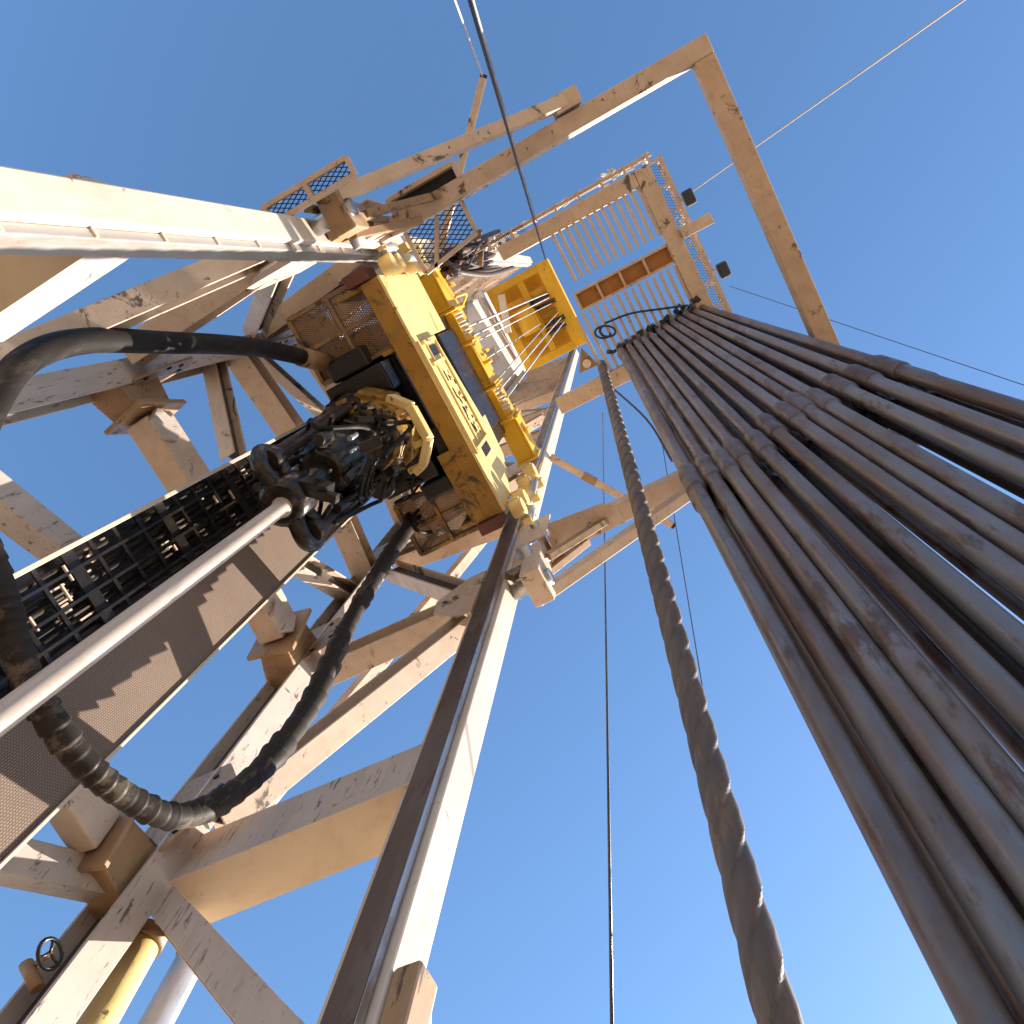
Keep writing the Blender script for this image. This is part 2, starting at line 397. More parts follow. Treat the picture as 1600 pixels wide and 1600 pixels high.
for h in (12.1, 14.9):
    m = MB(); m.hbeam(H(mx(2.4, -1), 5.1, h), H(-0.05, 4.98, h), 0.34, 0.34); m.build('bracket', 'beige', mast, 0.005)
    m = MB(); m.hbeam(H(2.4, 5.1, h), H(1.42, 4.98, h), 0.34, 0.34); m.build('bracket', 'beige', mast, 0.005)
m = MB(); m.hbeam(H(mx(2.4, -1), 5.1, 11.3), H(-0.05, 4.95, 10.0), 0.22, 0.26); m.build('diagonal_brace', 'beige', mast, 0.005)
m = MB(); m.hbeam(H(mx(2.4, -1), 5.1, 12.6), H(-0.05, 4.98, 13.6), 0.16, 0.2); m.build('diagonal_brace', 'beige', mast, 0.005)
m = MB(); m.hbeam(H(2.4, 5.1, 11.3), H(1.42, 4.95, 10.0), 0.22, 0.26); m.build('diagonal_brace', 'beige', mast, 0.005)
m = MB(); m.beam(PY(-60, 735, 5.05), PY(110, 868, 5.05), 0.25, 0.28); m.build('diagonal_brace', 'worn', mast, 0.01)
m = MB(); m.beam(H(1.3, 5.1, 4.3), H(2.4, 5.1, 5.2), 0.2, 0.26); m.build('diagonal_brace', 'worn', mast, 0.01)
# outer raker beyond the right side
m = MB(); m.beam(H(3.02, 3.6, 14.2), H(3.02, 5.35, 6.3), 0.16, 0.16); m.build('diagonal_brace', 'beige', mast, 0.01)
# plated top section
m = MB(); m.box(mx(2.58, -1), 2.58, 5.27, 5.31, 27.6, 46.0)
m.build('rear_plate', 'plate', mast)
for side in (-1,):                        # rounded corner plates of the ring frames
    for h, r in ((28.2, 1.1), (33.0, 1.25)):
        c = (mx(2.58, side), 5.26); sg = -1 if side > 0 else 1
        poly = [H(c[0], c[1], h)] + [H(c[0]+sg*r*(1-math.sin(t)), c[1]-r*(1-math.cos(t)), h) for t in [math.pi/2*k/8 for k in range(9)]][::1]
        MB().plate(poly, .05, (0, 0, 1)).build('corner_plate', 'plate', mast)
for side in (1, -1):
    xs = sorted((mx(2.925, side), mx(2.955, side)))
    MB().box(xs[0], xs[1], 2.6, 5.3, 28.2, 38.5).build('side_plate', 'plate', mast)
# ladder on the rear plate
m = MB()
for x in (0.75, 1.2): m.beam(H(x, 5.22, 17), H(x, 5.22, 36), 0.05, 0.05, (1, 0, 0))
for k in range(50): m.beam(H(0.75, 5.22, 17.2+k*.37), H(1.2, 5.22, 17.2+k*.37), 0.03, 0.03)
m.build('ladder', 'beige', mast)

# lug and flare at the foot of the right leg
m = MB(); m.box(2.655, 2.85, 2.33, 2.497, 2.7, 3.62); m.build('lug', 'brown', mast, 0.02)
m = MB(); m.plate([H(2.86, 2.44, 3.78), H(2.93, 2.44, 3.70), H(3.25, 2.44, 2.9), H(2.86, 2.44, 2.9)], .05, (0, 1, 0)); m.build('gusset', 'cream', mast)
# dark cable runs along the left side beams
for k in range(5):
    x = -1.98-.07*k; z = 9.6+.5*k+.07*k*k
    m = MB(); m.tube(bez([H(x, 5.0, z-.35), H(x+.03, 4.2, z-.12+.05*k), H(x, 3.5, z+.1), H(x+.02, 2.98, z+.28)], 8), .035, 8); m.build('cable_run', 'rubber', mast)
# handwheel valve on the right rear leg
vc = PY(78, 1490, 4.9); hv = empty('handwheel', vc, 'small black handwheel on a stem beside the worn rear leg at the lower left', 'handwheel')
m = MB(); m.tube([vc+V((.09*math.cos(t), 0, .09*math.sin(t))) for t in [2*math.pi*k/16 for k in range(17)]], .014, 8, caps=False)
for k in range(3): m.cyl(vc, vc+V((.09*math.cos(k*2.1), 0, .09*math.sin(k*2.1))), .01, n=6)
m.build('wheel', 'darksteel', hv)
m = MB(); m.cyl(vc, vc+V((.04, .2, 0)), .02, n=8); m.cyl(vc+V((0, .2, 0)), H(2.26, 5.0, vc.z-1.72), .045, n=10); m.build('stem', 'brown', hv)

# ------------------------------------------------------------------ hose panel behind the well
panel = empty('service_tower', (0.7, 4.7, 0), 'tall service panel behind the drill pipe, slotted hose tray beside perforated plate', 'service tower')
MB().box(0.70, 1.40, 4.66, 4.70, FL, 12.9).build('perforated_plate', 'grating', panel)
m = MB(); m.box(-0.02, 0.69, 4.80, 4.83, FL, 13.2); m.build('tray_back', 'darksteel', panel)
m = MB(); m.box(-0.06, -0.021, 4.60, 4.84, FL, 13.4); m.box(1.405, 1.43, 4.64, 4.72, FL, 12.9); each(m, 'edge_flange', 'cream', panel, 0.004)
m = MB()
for k in range(40):
    h = FL+0.25+k*0.37
    m.box(-0.018, 0.69, 4.68, 4.70, h, h+(0.16 if k % 4 == 0 else 0.05))
for x in (0.12, 0.34, 0.52): m.box(x, x+0.025, 4.655, 4.678, FL, 13.0)
each(m, 'tray_rung', 'darksteel', panel)
m = MB()  # tan slivers stand in for sunlit bits of hose between the rungs
rnd = random.Random(3)
for k in range(40):
    h = FL+4.3+rnd.random()*10; x = 0.02+rnd.random()*0.5; n = rnd.choice((1, 2, 2, 3)); L = rnd.uniform(.06, .22)
    for q in range(n):
        if x+q*.055 < .66: m.beam(H(x+q*.055, 4.72, h+rnd.uniform(-.03, .03)), H(x+q*.055, 4.72, h+L), 0.016, 0.016, (0, 1, 0))
for k in range(12):
    h = FL+4.3+rnd.random()*10; x = rnd.random()*0.5
    m.beam(H(x, 4.665, h), H(x+rnd.uniform(.06, .2), 4.665, h), 0.018, 0.02)
each(m, 'clip', 'beige', panel)
m = MB()
for x in (0.06, 0.2, 0.27, 0.41, 0.47, 0.6):
    m.tube([H(x, 4.755, FL), H(x+.02, 4.75, 4), H(x-.01, 4.76, 8), H(x, 4.755, 13)], 0.022, 8)
each(m, 'tray_hose', 'rubber', panel)

# ------------------------------------------------------------------ top drive on its dolly
td = empty('top_drive', (0.52, 3.5, H(0, 0, 11.5).z), 'greasy black and yellow top drive hanging from its yellow dolly between the mast legs', 'top drive')
DB = 11.55                                # underside of the dolly
m = MB()
m.plate([H(-1.28, 2.60, DB), H(2.30, 2.60, DB), H(2.30, 2.60, DB+.8), H(1.84, 2.60, DB+1.8), H(1.15, 2.60, DB+2.0), H(1.15, 2.60, DB+1.7), H(-0.32, 2.60, DB+1.35), H(-0.32, 2.60, DB+2.45), H(-1.28, 2.60, DB+2.45)], 0.04, (0, 1, 0))
fp = m.build('front_plate', 'oldyellow', td, 0.006)
m = MB()                                  # stiffeners and slots standing on the front plate
m.box(-0.30, 1.42, 2.56, 2.598, DB+0.02, DB+0.06); m.box(-0.30, 1.42, 2.57, 2.598, DB+1.18, DB+1.22)
m.box(-0.28, -0.22, 2.55, 2.598, DB+0.3, DB+1.15); m.box(0.05, 0.1, 2.565, 2.598, DB+0.3, DB+1.1)
m.box(1.35, 1.40, 2.55, 2.598, DB+.1, DB+1.25); m.box(-.3, 1.3, 2.575, 2.598, DB+.5, DB+.53)
each(m, 'stiffener', 'oldyellow', fp)
m = MB(); rnd = random.Random(11)
for x in (0.22, 0.50, 0.80, 1.06):
    m.box(x, x+.16, 2.592, 2.599, DB+.72, DB+.77)
    for k in range(7):
        xx = x+rnd.random()*.2; hh = DB+.6+rnd.random()*.5
        m.box(xx, xx+rnd.uniform(.02, .09), 2.594, 2.599, hh, hh+rnd.uniform(.02, .09))
for x in (-.18, 1.42): m.box(x, x+.16, 2.590, 2.599, DB+.55, DB+1.1)
each(m, 'slot', 'darksteel', fp)
m = MB()
m.box(-1.28, 2.30, 2.645, 2.90, DB, DB+.06); m.box(1.2, 2.3, 2.902, 3.1, DB+.003, DB+.06)
m.box(-1.28, -1.22, 2.645, 3.3, DB+.065, DB+2.4); m.box(2.24, 2.3, 2.645, 3.3, DB+.065, DB+.75); m.box(-.38, -.32, 2.645, 3.1, DB+.065, DB+2.4)
m.box(1.5, 1.56, 2.645, 3.1, DB+.065, DB+1.2)
m.build('dolly_beam', 'ochre', td, 0.008)
for side in (1, -1):                      # guide rollers and red pads at both ends
    m = MB()
    x0 = mx(2.31, side); x1 = mx(2.48, side); xs = sorted((x0, x1))
    m.box(xs[0], xs[1], 2.72, 3.05, DB-.1, DB+.45)
    r = m.build('roller_bracket', 'redoxide', td, 0.01)
    for h in (DB+.15, DB+.62, DB+1.5, DB+2.4):
        m = MB(); m.cyl(H(mx(2.38, side), 2.36, h), H(mx(2.38, side), 2.55, h), .13, n=18)
        m.box(*sorted((mx(2.26, side), mx(2.5, side))), 2.42, 2.60, h+.16, h+.24)
        m.box(*sorted((mx(2.55, side), mx(2.68, side))), 2.34, 2.47, h-.1, h+.13)
        m.build('guide_roller', 'oldyellow', r, 0.008)
    m = MB(); m.cyl(H(mx(2.6, side), 2.40, DB+.1), H(mx(2.6, side), 2.40, DB+.7), .07); m.cyl(H(mx(2.42, side), 2.33, DB+.9), H(mx(2.42, side), 2.33, DB+1.6), .06)
    each(m, 'roller_shaft', 'chrome', r)
# upper yoke with the block sheaves
UB = 15.3
yk = MB()
for (xa, xb, ya, yb, hh) in ((-1.36, -.61, 2.58, 2.92, .8), (.06, .90, 2.56, 2.88, .7), (1.57, 2.42, 2.47, 2.83, .7)):
    yk.box(xa, xb, ya, ya+.04, UB, UB+hh); yk.box(xa, xb, ya+.042, yb, UB+.02, UB+.06); yk.box(xa, xb, yb-.04, yb, UB+.062, UB+hh)
    yk.box(xa, xa+.04, ya-.05, yb+.02, UB-.04, UB+hh-.1); yk.box(xb-.04, xb, ya-.05, yb+.02, UB-.04, UB+hh-.1)
yk.box(-1.3, 2.4, 2.62, 2.80, UB+.9, UB+1.3)
yk = yk.build('yoke_beam', 'yellow', td, 0.01)
for x in (-.57, .94):
    m = MB()
    for xx in (x-.03, x+.60): m.box(xx, xx+.045, 2.50, 3.22, UB-.1, UB+.95)
    m.box(x+.018, x+.598, 2.60, 3.17, UB, UB+.04); m.box(x+.018, x+.598, 3.12, 3.17, UB+.042, UB+.8)
    m.tube([H(x+.02, 2.86, UB+.52), H(x+.595, 2.86, UB+.52)], .30, 24)
    bx = m.build('sheave_box', 'yellow', td, 0.012)
    m = MB(); m.tube([H(x+.05, 2.60, UB+.03), H(x+.05, 2.54, UB+.2), H(x+.05, 2.52, UB+.5), H(x+.05, 2.6, UB+.8)], .02, 8)
    for q in (.06, .22, .38):
        m = MB(); m.tube([H(x+q+dx, 2.86, UB+.5) for dx in (0, .03, .05, .07, .1)], .4, 28, rad=[.33, .33, .29, .33, .33]); m.build('sheave', 'cream', bx)
m = MB()
for x in (-1.0, .30, 1.9): m.box(x, x+.05, 2.40, 2.46, UB+.1, UB+.5)
m.tube(bez([H(-.75, 2.45, UB+.1), H(-.72, 2.3, UB+.4), H(-.6, 2.5, UB+.8)]), .025, 8); m.cyl(H(.5, 2.40, UB+.2), H(.5, 2.56, UB+.2), .04)
each(m, 'lug', 'yellow', yk)
m = MB(); m.box(-.56, -.32, 2.75, 3.1, DB+2.46, UB); m.box(1.52, 1.75, 2.75, 3.1, DB+1.3, UB); m.build('hanger', 'darksteel', td)
# mesh cages
def cage(xa, xb, ya, yb, h):
    m = MB()
    for p, q in (((xa, ya), (xb, ya)), ((xa, yb), (xb, yb)), ((xa, ya), (xa, yb)), ((xb, ya), (xb, yb)), (((xa+xb)/2, ya), ((xa+xb)/2, yb))):
        m.beam(H(*p, h), H(*q, h), 0.06, 0.09)
    m.beam(H(xa, ya+(yb-ya)*.45, h-.03), H(xb, ya+(yb-ya)*.45, h-.03), .05, .07)
    for x in (xa, xb):
        for y in (ya, yb): m.beam(H(x, y, h), H(x, y, h+1.6), .06, .06)
    m.beam(H(xa, yb, h+1.6), H(xb, yb, h+1.6), .06, .06)
    c = m.build('cage', 'blackyellow' if xa > 0 else 'brown', td, 0.004)
    m = MB(); m.lattice(H(xa, ya, h+.03), (xb-xa, 0, 0), (0, yb-ya, 0), 30, 26, .014)
    m.lattice(H(xa, yb, h+.1), (xb-xa, 0, 0), (0, 0, 1.4), 26, 26, .014)
    m.build('mesh_screen', 'brown', c)
cage(-1.40, -.40, 2.98, 4.15, 12.0); cage(1.62, 2.42, 3.12, 4.1, 11.9)
# motor, gearcase, pipe handler
X0, Y0 = 0.52, 3.57
m = MB(); m.box(-.32, 1.5, 3.12, 4.15, 12.3, 14.6); m.box(-.30, .12, 3.2, 4.1, 11.7, 12.297); m.box(1.0, 1.45, 3.2, 4.05, 11.6, 12.297)
m.cyl(H(.1, 3.8, 11.4), H(.1, 3.8, 12.3), .24); m.cyl(H(1.15, 3.9, 11.2), H(1.15, 3.9, 12.0), .22)
m.box(-.85, -.325, 3.25, 4.1, 12.25, 13.6); m.box(-.62, -.325, 3.35, 3.95, 11.75, 12.245); m.box(-.3, 1.5, 2.70, 3.11, 13.75, 15.2); m.box(.85, 1.72, 2.93, 3.115, 11.75, 12.5); m.box(1.505, 1.75, 3.15, 3.6, 11.8, 12.6)
m.build('motor', 'darksteel', td, 0.03)
m = MB()
ring = [(0.62*math.cos(t), 0.55*math.sin(t)) for t in [2*math.pi*k/8+.2 for k in range(8)]]
m.plate([H(X0+a, Y0+b, 11.0) for a, b in ring], 0.5, (0, 0, 1))
m.cyl(H(X0, Y0, 10.5), H(X0, Y0, 11.0), .42, .5, 24)
gc = m.build('gearcase', 'blackyellow', td, 0.03)
m = MB(); rnd = random.Random(5)
for k in range(16):
    t = k/16*2*math.pi; r = rnd.uniform(.36, .6)
    p = H(X0+r*math.cos(t), Y0+r*math.sin(t), rnd.uniform(10.25, 10.9))
    w = rnd.uniform(.06, .17)
    m.beam(p, p+V((0, 0, rnd.uniform(.15, .4))), w, w*rnd.uniform(.5, 1.3), (math.cos(t), math.sin(t), 0))
each(m, 'housing_lug', 'blackyellow', gc, 0.01)
m = MB()
gb = [H(X0-.34, Y0-.46, 10.95), H(X0-.12, Y0-.68, 10.85), H(X0+.34, Y0-.72, 10.7), H(X0+.60, Y0-.50, 10.7), H(X0+.64, Y0-.36, 10.72)]
for a, b in zip(gb, gb[1:]): m.beam(a, b, .11, .2)
for p in gb[1:4]: m.beam(p, p+V((0, .22, .02)), .08, .1)
m.build('guard_bar', 'oldyellow', gc, 0.015)
m = MB()
for q in ((-.42, .02, 10.7), (.30, .42, 10.3)):
    c = H(X0+q[0], Y0+q[1], q[2])
    m.beam(c, c+V((0.03, 0, .34)), .2, .2); m.beam(c+V((0, -.13, .04)), c+V((0, -.13, .28)), .12, .06)
m.build('clamp', 'rust', td, 0.02)
m = MB(); m.tube([H(X0, Y0, h) for h in (8.75, 8.8, 9.1, 9.15, 9.6, 9.65, 10.1, 10.5)], .3, 24, rad=[.22, .28, .28, .36, .36, .31, .31, .40]); m.build('pipe_handler', 'gloss', td)
m = MB(); m.tube([H(X0, Y0, h) for h in (8.1, 8.4, 8.45, 8.9)], .1, 18, rad=[.09, .09, .13, .13]); m.build('saver_sub', 'gloss', td)
el = MB(); el.tube([H(X0, Y0, h) for h in (7.54, 7.59, 7.97, 8.02)], .2, 24, rad=[.18, .235, .235, .16])
for sx in (-1, 1):
    el.tube(bez([H(X0+sx*.18, Y0, 7.65), H(X0+sx*.40, Y0, 7.6), H(X0+sx*.5, Y0+.02, 7.8), H(X0+sx*.40, Y0, 8.0), H(X0+sx*.2, Y0, 7.95)], 8), .085, 12)
el.beam(H(X0-.05, Y0-.2, 7.75), H(X0+.12, Y0-.42, 7.72), .14, .2); el.beam(H(X0+.08, Y0-.34, 7.62), H(X0+.2, Y0-.5, 7.6), .08, .1)
el.build('elevator', 'gloss', td, 0.01)
for sx in (-1, 1):
    a = H(X0+sx*.50, Y0+.02, 11.3); b = H(X0+sx*.40, Y0, 7.75)
    m = MB(); m.tube([a, a.lerp(b, .06), a.lerp(b, .12), a.lerp(b, .88), a.lerp(b, .94), b], .06, 14, rad=[.12, .12, .08, .08, .12, .12])
    m.build('link', 'oilsteel', td)
m = MB(); rnd = random.Random(21)         # hydraulic bits, cylinders and fittings round the pipe handler
for k in range(34):
    t = rnd.random()*2*math.pi; r = rnd.uniform(.3, .52); h = rnd.uniform(8.0, 10.6); L = rnd.uniform(.15, .9)
    p = H(X0+r*math.cos(t), Y0+r*math.sin(t), h)
    if rnd.random() < .5: m.cyl(p, p+V((rnd.uniform(-.06, .06), rnd.uniform(-.06, .06), L)), rnd.uniform(.03, .075), n=14)
    else: m.beam(p, p+V((rnd.uniform(-.25, .25), rnd.uniform(-.25, .25), rnd.uniform(-.15, .15))), rnd.uniform(.04, .12), rnd.uniform(.04, .12))
each(m, 'hydraulic_fitting', 'gloss', td, 0.006)
m = MB()
for k in range(11):
    t = rnd.random()*2*math.pi; r = rnd.uniform(.4, .55); h = rnd.uniform(8.6, 10.8)
    p = [H(X0+r*math.cos(t+q*.35)*(1+.25*math.sin(q)), Y0+r*math.sin(t+q*.35)*(1+.2*math.cos(q*2)), h+q*rnd.uniform(-.22, .32)) for q in range(5)]
    m.tube(bez(p, 6), rnd.uniform(.016, .032), 8)
for k in range(14):
    x = rnd.uniform(-.4, 2.3); y = rnd.uniform(3.3, 4.2)
    p = [H(x, y, 12.4), H(x+rnd.uniform(-.2, .2), y+.1, 11.8+rnd.uniform(-.2, .1)), H(x+rnd.uniform(-.4, .4), y+rnd.uniform(-.3, .3), 11.6+rnd.uniform(-.2, .2)), H(x+rnd.uniform(-.4, .4), y+rnd.uniform(-.4, .4), 12.5)]
    m.tube(bez(p, 6), rnd.uniform(.018, .035), 8)
each(m, 'hydraulic_hose', 'rubber', td)
m = MB(); rnd = random.Random(8)
for k in range(10):
    p = H(X0+rnd.uniform(-.4, .5), Y0+rnd.uniform(-.45, .2), rnd.uniform(8.2, 10.8)); m.cyl(p, p+V((0, 0, rnd.uniform(.15, .4))), rnd.uniform(.015, .03), n=10)
each(m, 'chrome_rod', 'chrome', td)

# drill pipe hanging in the elevator
dp = MB(); dp.tube([H(X0+.03, Y0, h) for h in (FL, FL+.3, FL+.36, 7.45, 7.53, 7.9)], .07, 28, rad=[.10, .10, .074, .074, .10, .10])
tag(dp.build('drill_pipe', 'palepipe'), 'pale dusty drill pipe hanging from the black elevator under the top drive', 'drill pipe')

# ------------------------------------------------------------------ hoses
hp = [PY(470, 530, 4.05), PY(400, 543, 4.05), PY(250, 535, 4.05), PY(130, 533, 4.05), PY(45, 560, 4.05), PY(-8, 625, 4.05), PY(-60, 740, 4.0), PY(-120, 900, 4.0)]
hp = [H(-.62, 3.95, 12.0)]+hp[1:]
ho = MB().tube(bez(hp, 12), .11, 16).build('rotary_hose', 'rubber')
tag(ho, 'thick smooth black hose arching from the left mesh cage to the photo edge', 'hose')
b_ = bez(hp, 12)
m = MB(); m.tube([b_[0], b_[3], b_[5]], .13, 16); m.build('hose_clamp', 'brown', ho)
lp = [PY(645, 815, 4.0), PY(600, 880, 4.0), PY(550, 965, 4.0), PY(515, 1040, 4.0), PY(485, 1100, 4.0), PY(440, 1165, 4.0), PY(395, 1215, 4.0), PY(330, 1260, 4.0), PY(265, 1275, 4.0),
      PY(190, 1240, 4.0), PY(120, 1180, 4.0), PY(55, 1085, 4.0), PY(22, 1000, 4.0), PY(0, 920, 4.0), PY(-30, 830, 4.0), PY(-70, 740, 4.0)]
lp[0] = H(1.92, 4.0, 12.1)
lb0 = bez(lp, 40); lb = [lb0[0]]; acc = 0.0
for p, q in zip(lb0, lb0[1:]):            # even spacing along the hose
    n_ = max(1, int((q-p).length/.012))
    lb += [p.lerp(q, (k+1)/n_) for k in range(n_)]
rnd = random.Random(2); rad = []; ph = 0.0; amp = .01
for i in range(len(lb)):                  # overlapping turns of tape make uneven saw-tooth ridges
    far = i < len(lb)*.62                 # thicker turns high up
    ph += (0.065 if far else 0.11)*rnd.uniform(.6, 1.4)
    if ph > 1: ph -= 1; amp = rnd.uniform(.012, .034) if far else rnd.uniform(.006, .021)
    rad.append(.083+amp*(1-ph)+.005*math.sin(i*.021))
ho = tag(MB().tube(lb, .085, 20, rad=rad).build('service_loop_hose', 'dustyrubber'), 'ribbed taped black hose hanging in a deep loop beside the pale drill pipe', 'hose')
low_ = min(range(len(lb)), key=lambda k: (lb[k]-PY(350, 1250, 4.0)).length)
# ------------------------------------------------------------------ pipe stands racked on the right
def stand(i, top, joint, r, rj, name='drill_pipe_stand'):
    d = (top-joint)/(top.z-joint.z)
    bot = joint + d*(0.0-joint.z)
    o = bpy.data.objects.new(name, None)
    def at(z): return bot + d*z
    root = empty(name, bot, None, None)
    zj = joint.z
    pts = [at(z) for z in (0.02, .35, .45, zj-.45, zj-.36, zj+.28, zj+.40, top.z-.5, top.z-.42, top.z)]
    m = MB(); m.tube([pts[1], pts[2], pts[3], pts[4]], r, 24, rad=[rj*.9, r, r, rj*.9]); m.tube([pts[5], pts[6], pts[7], pts[8]], r, 24, rad=[rj*.9, r, r, rj*.9])
    m.build('pipe_body', 'pipe', root)
    z0 = zj-.36
    m = MB(); m.tube([at(z) for z in (z0, z0+.03, zj-.05, zj-.04, zj-.025, zj-.015, zj+.22, zj+.28)], rj, 24, rad=[rj*.92, rj, rj, rj*.93, rj*.93, rj, rj, rj*.9])
    m.build('tool_joint', 'joint', root)
    m = MB(); m.tube([at(z) for z in (top.z-.42, top.z-.38, top.z)], rj, 24, rad=[rj*.9, rj, rj]); m.build('tool_joint', 'joint', root)
    m = MB(); m.tube([at(z) for z in (.0, .03, .35)], rj, 24, rad=[rj*.8, rj, rj*.9]); m.build('tool_joint', 'joint', root)
    return root
GR = 'drill pipe stands racked on the right'
JX = [(1081, 750), (1106, 734), (1133, 724), (1152, 708), (1187, 695), (1204, 668), (1232, 648), (1250, 633), (1283, 627), (1310, 604), (1347, 589), (1387, 574)]
ordn = ['nearest the twisted collar, leftmost of the front row', 'second from the left', 'third from the left', 'fourth from the left', 'fifth from the left', 'sixth from the left', 'seventh from the left', 'eighth from the left', 'ninth from the left', 'tenth from the left', 'eleventh from the left', 'rightmost, at the far end of the front row']
TOPH = 18.6
fronts = []
for i, (u, v) in enumerate(JX):
    f = i/11
    j = PX(u, v, 1.93)
    t = PH(968+(1090-968)*f, 541-(541-478)*f, TOPH)
    o = stand(i, t, j, .0635, .089)
    tag(o, ('rusty drill pipe stand in the front row, ' + ordn[i]) if i not in (0, 11) else 'rusty drill pipe stand '+ordn[i], 'drill pipe', GR)
    fronts.append((t, j))
def seated(i): return fronts[i]
for row, i0, cnt in ((1, 0, 12), (2, 1, 12), (3, 4, 12), (4, 4, 12)):  # two rearmost rows are unseen, added to block light and darken the gaps
    for i in range(i0, cnt):
        t, j = fronts[min(i, 11)]
        dx = .165*row; fj = 1+dx/j.x; ft = 1+dx*.95/t.x
        dy = .085*(row % 2 == 0) 
        jj = V((j.x*fj+.008*math.sin(i*1.7+row), j.y*fj+dy, j.z+.15*math.sin(i*3.1+row))); tt = V((t.x*ft, t.y*ft+dy*.8, t.z))
        o = stand(i, tt, jj, .0635, .086)
        tag(o, 'rusty drill pipe stand mostly hidden behind the front row of racked pipes', 'drill pipe', 'drill pipe stands behind the front row')
# spiral drill collar
m = MB(); a = H(3.43, .63, -1.6); b = H(1.76, .83, 18.5)
d = (b-a).normalized(); sx = d.cross(V((0, 1, 0))).normalized(); sy = d.cross(sx)
NS, NR = 900, 36; Lc = (b-a).length
for i in range(NS+1):
    z = Lc*i/NS; lead = 1.25
    for k in range(NR):
        t = 2*math.pi*k/NR
        ph = 3*(t - 2*math.pi*z/lead)
        fade = min(1, max(0, (z-.6)/.3))*min(1, max(0, (Lc-.9-z)/.3))
        q = (ph/(2*math.pi)) % 1.0        # each flute: sharp shoulder, then a flat ramp
        rr = .098 - fade*.017*(q/.14 if q < .14 else max(0.0, 1-(q-.14)/.5))
        m.v.append(a+d*z+(sx*math.cos(t)+sy*math.sin(t))*rr)
for i in range(NS):
    for k in range(NR):
        q = i*NR; m.face([q+k, q+(k+1) % NR, q+NR+(k+1) % NR, q+NR+k], False)
m.face(list(range(NR))[::-1]); m.face([NS*NR+k for k in range(NR)])
tag(m.build('spiral_drill_collar', 'collar'), 'grey brown twisted spiral collar standing alone left of the racked pipes', 'drill collar')

# ------------------------------------------------------------------ U-shaped support frame in front of the legs
FR = 11.0
fr = empty('support_frame', (CX, 0, H(0, 0, FR).z), 'large beige U-shaped box beam frame projecting from the front of the mast legs', 'frame')
xl, xr = -1.64, 2.90
yf = -2.06
MB().beam(H(xl, 2.25, FR+.15), H(xl, yf-.12, FR+.15), .22, .32).build('side_arm', 'beige', fr, 0.012)
MB().beam(H(xr, 2.15, FR+.15), H(xr, yf-.12, FR+.15), .26, .32).build('side_arm', 'beige', fr, 0.012)
MB().beam(H(xl+.112, yf, FR+.152), H(xr-.132, yf, FR+.152), .24, .318).build('cross_arm', 'tanoil', fr, 0.012)
m = MB(); m.plate([H(2.60, 2.08, FR-.02), H(2.66, 1.30, FR-.02), H(2.78, 1.12, FR-.02), H(3.03, 1.12, FR-.02), H(3.04, 1.85, FR-.02), H(2.95, 2.08, FR-.02)], .018, (0, 0, 1)); m.build('gusset', 'beige', fr)
m = MB(); m.beam(H(xl-.28, 1.9, FR+.05), H(xl-.28, 1.05, FR+.05), .06, .2); m.beam(H(xl-.3, 1.93, FR+.05), H(xl-.1, 1.93, FR+.05), .06, .2); m.beam(H(xl-.3, 1.02, FR+.05), H(xl-.1, 1.02, FR+.05), .06, .2)
m.build('step_box', 'beige', fr, 0.006)
m = MB(); m.box(xl-.25, xl-.115, 1.07, 1.88, FR+.12, FR+.15); m.build('step_plate', 'darksteel', fr)
for side, x in ((-1, -1.93), (1, 2.98)):
    a = H(x, 2.1 if side < 0 else 2.3, 9.35); b = H(x+(.05 if side < 0 else 0), -.5, 11.05)
    if side > 0: b = H(x, -.1, 11.0)
    k = MB().beam(a, b, .14, .2).build('knee_brace', 'beige', fr, 0.01)
    m = MB(); m.beam(b+V((0, .2, -.02)), b+V((0, -.12, .05)), .2, .3); m.build('end_plate', 'beige', k, 0.01)
# mesh wings inside the left arm
m = MB(); x0 = xl+.13
for p, q in (((x0, 1.95), (x0+.55, 1.95)), ((x0, 1.15), (x0+.40, 1.15)), ((x0+.55, 1.95), (x0+.42, 1.15)), ((x0+.02, 1.5), (x0+.55, 1.8))): m.beam(H(*p, FR+.1), H(*q, FR+.1), .05, .08)
w = m.build('wing_frame', 'beige', fr, 0.004)
m = MB(); m.lattice(H(x0, 1.15, FR+.13), (.45, 0, 0), (0, .8, 0), 7, 9, .012); m.build('mesh_screen', 'darksteel', w)

# outer walkway mesh beside the left leg
wk = empty('mesh_walkway', (-2.1, 2.3, H(0, 0, 9).z), 'narrow mesh walkway with beige rim outside the sunlit left leg', 'walkway')
m = MB()
for x in (-2.12, -1.94): m.beam(H(x, 1.75, 9.0), H(x, 2.75, 9.0), .05, .09)
for y in (1.75, 2.25, 2.75): m.beam(H(-2.12, y, 8.99), H(-1.94, y, 8.99), .05, .08)
m.build('rim', 'beige', wk, 0.004)
m = MB(); m.lattice(H(-2.12, 1.75, 9.03), (.2, 0, 0), (0, 1.0, 0), 4, 12, .01); m.build('mesh_screen', 'darksteel', wk)
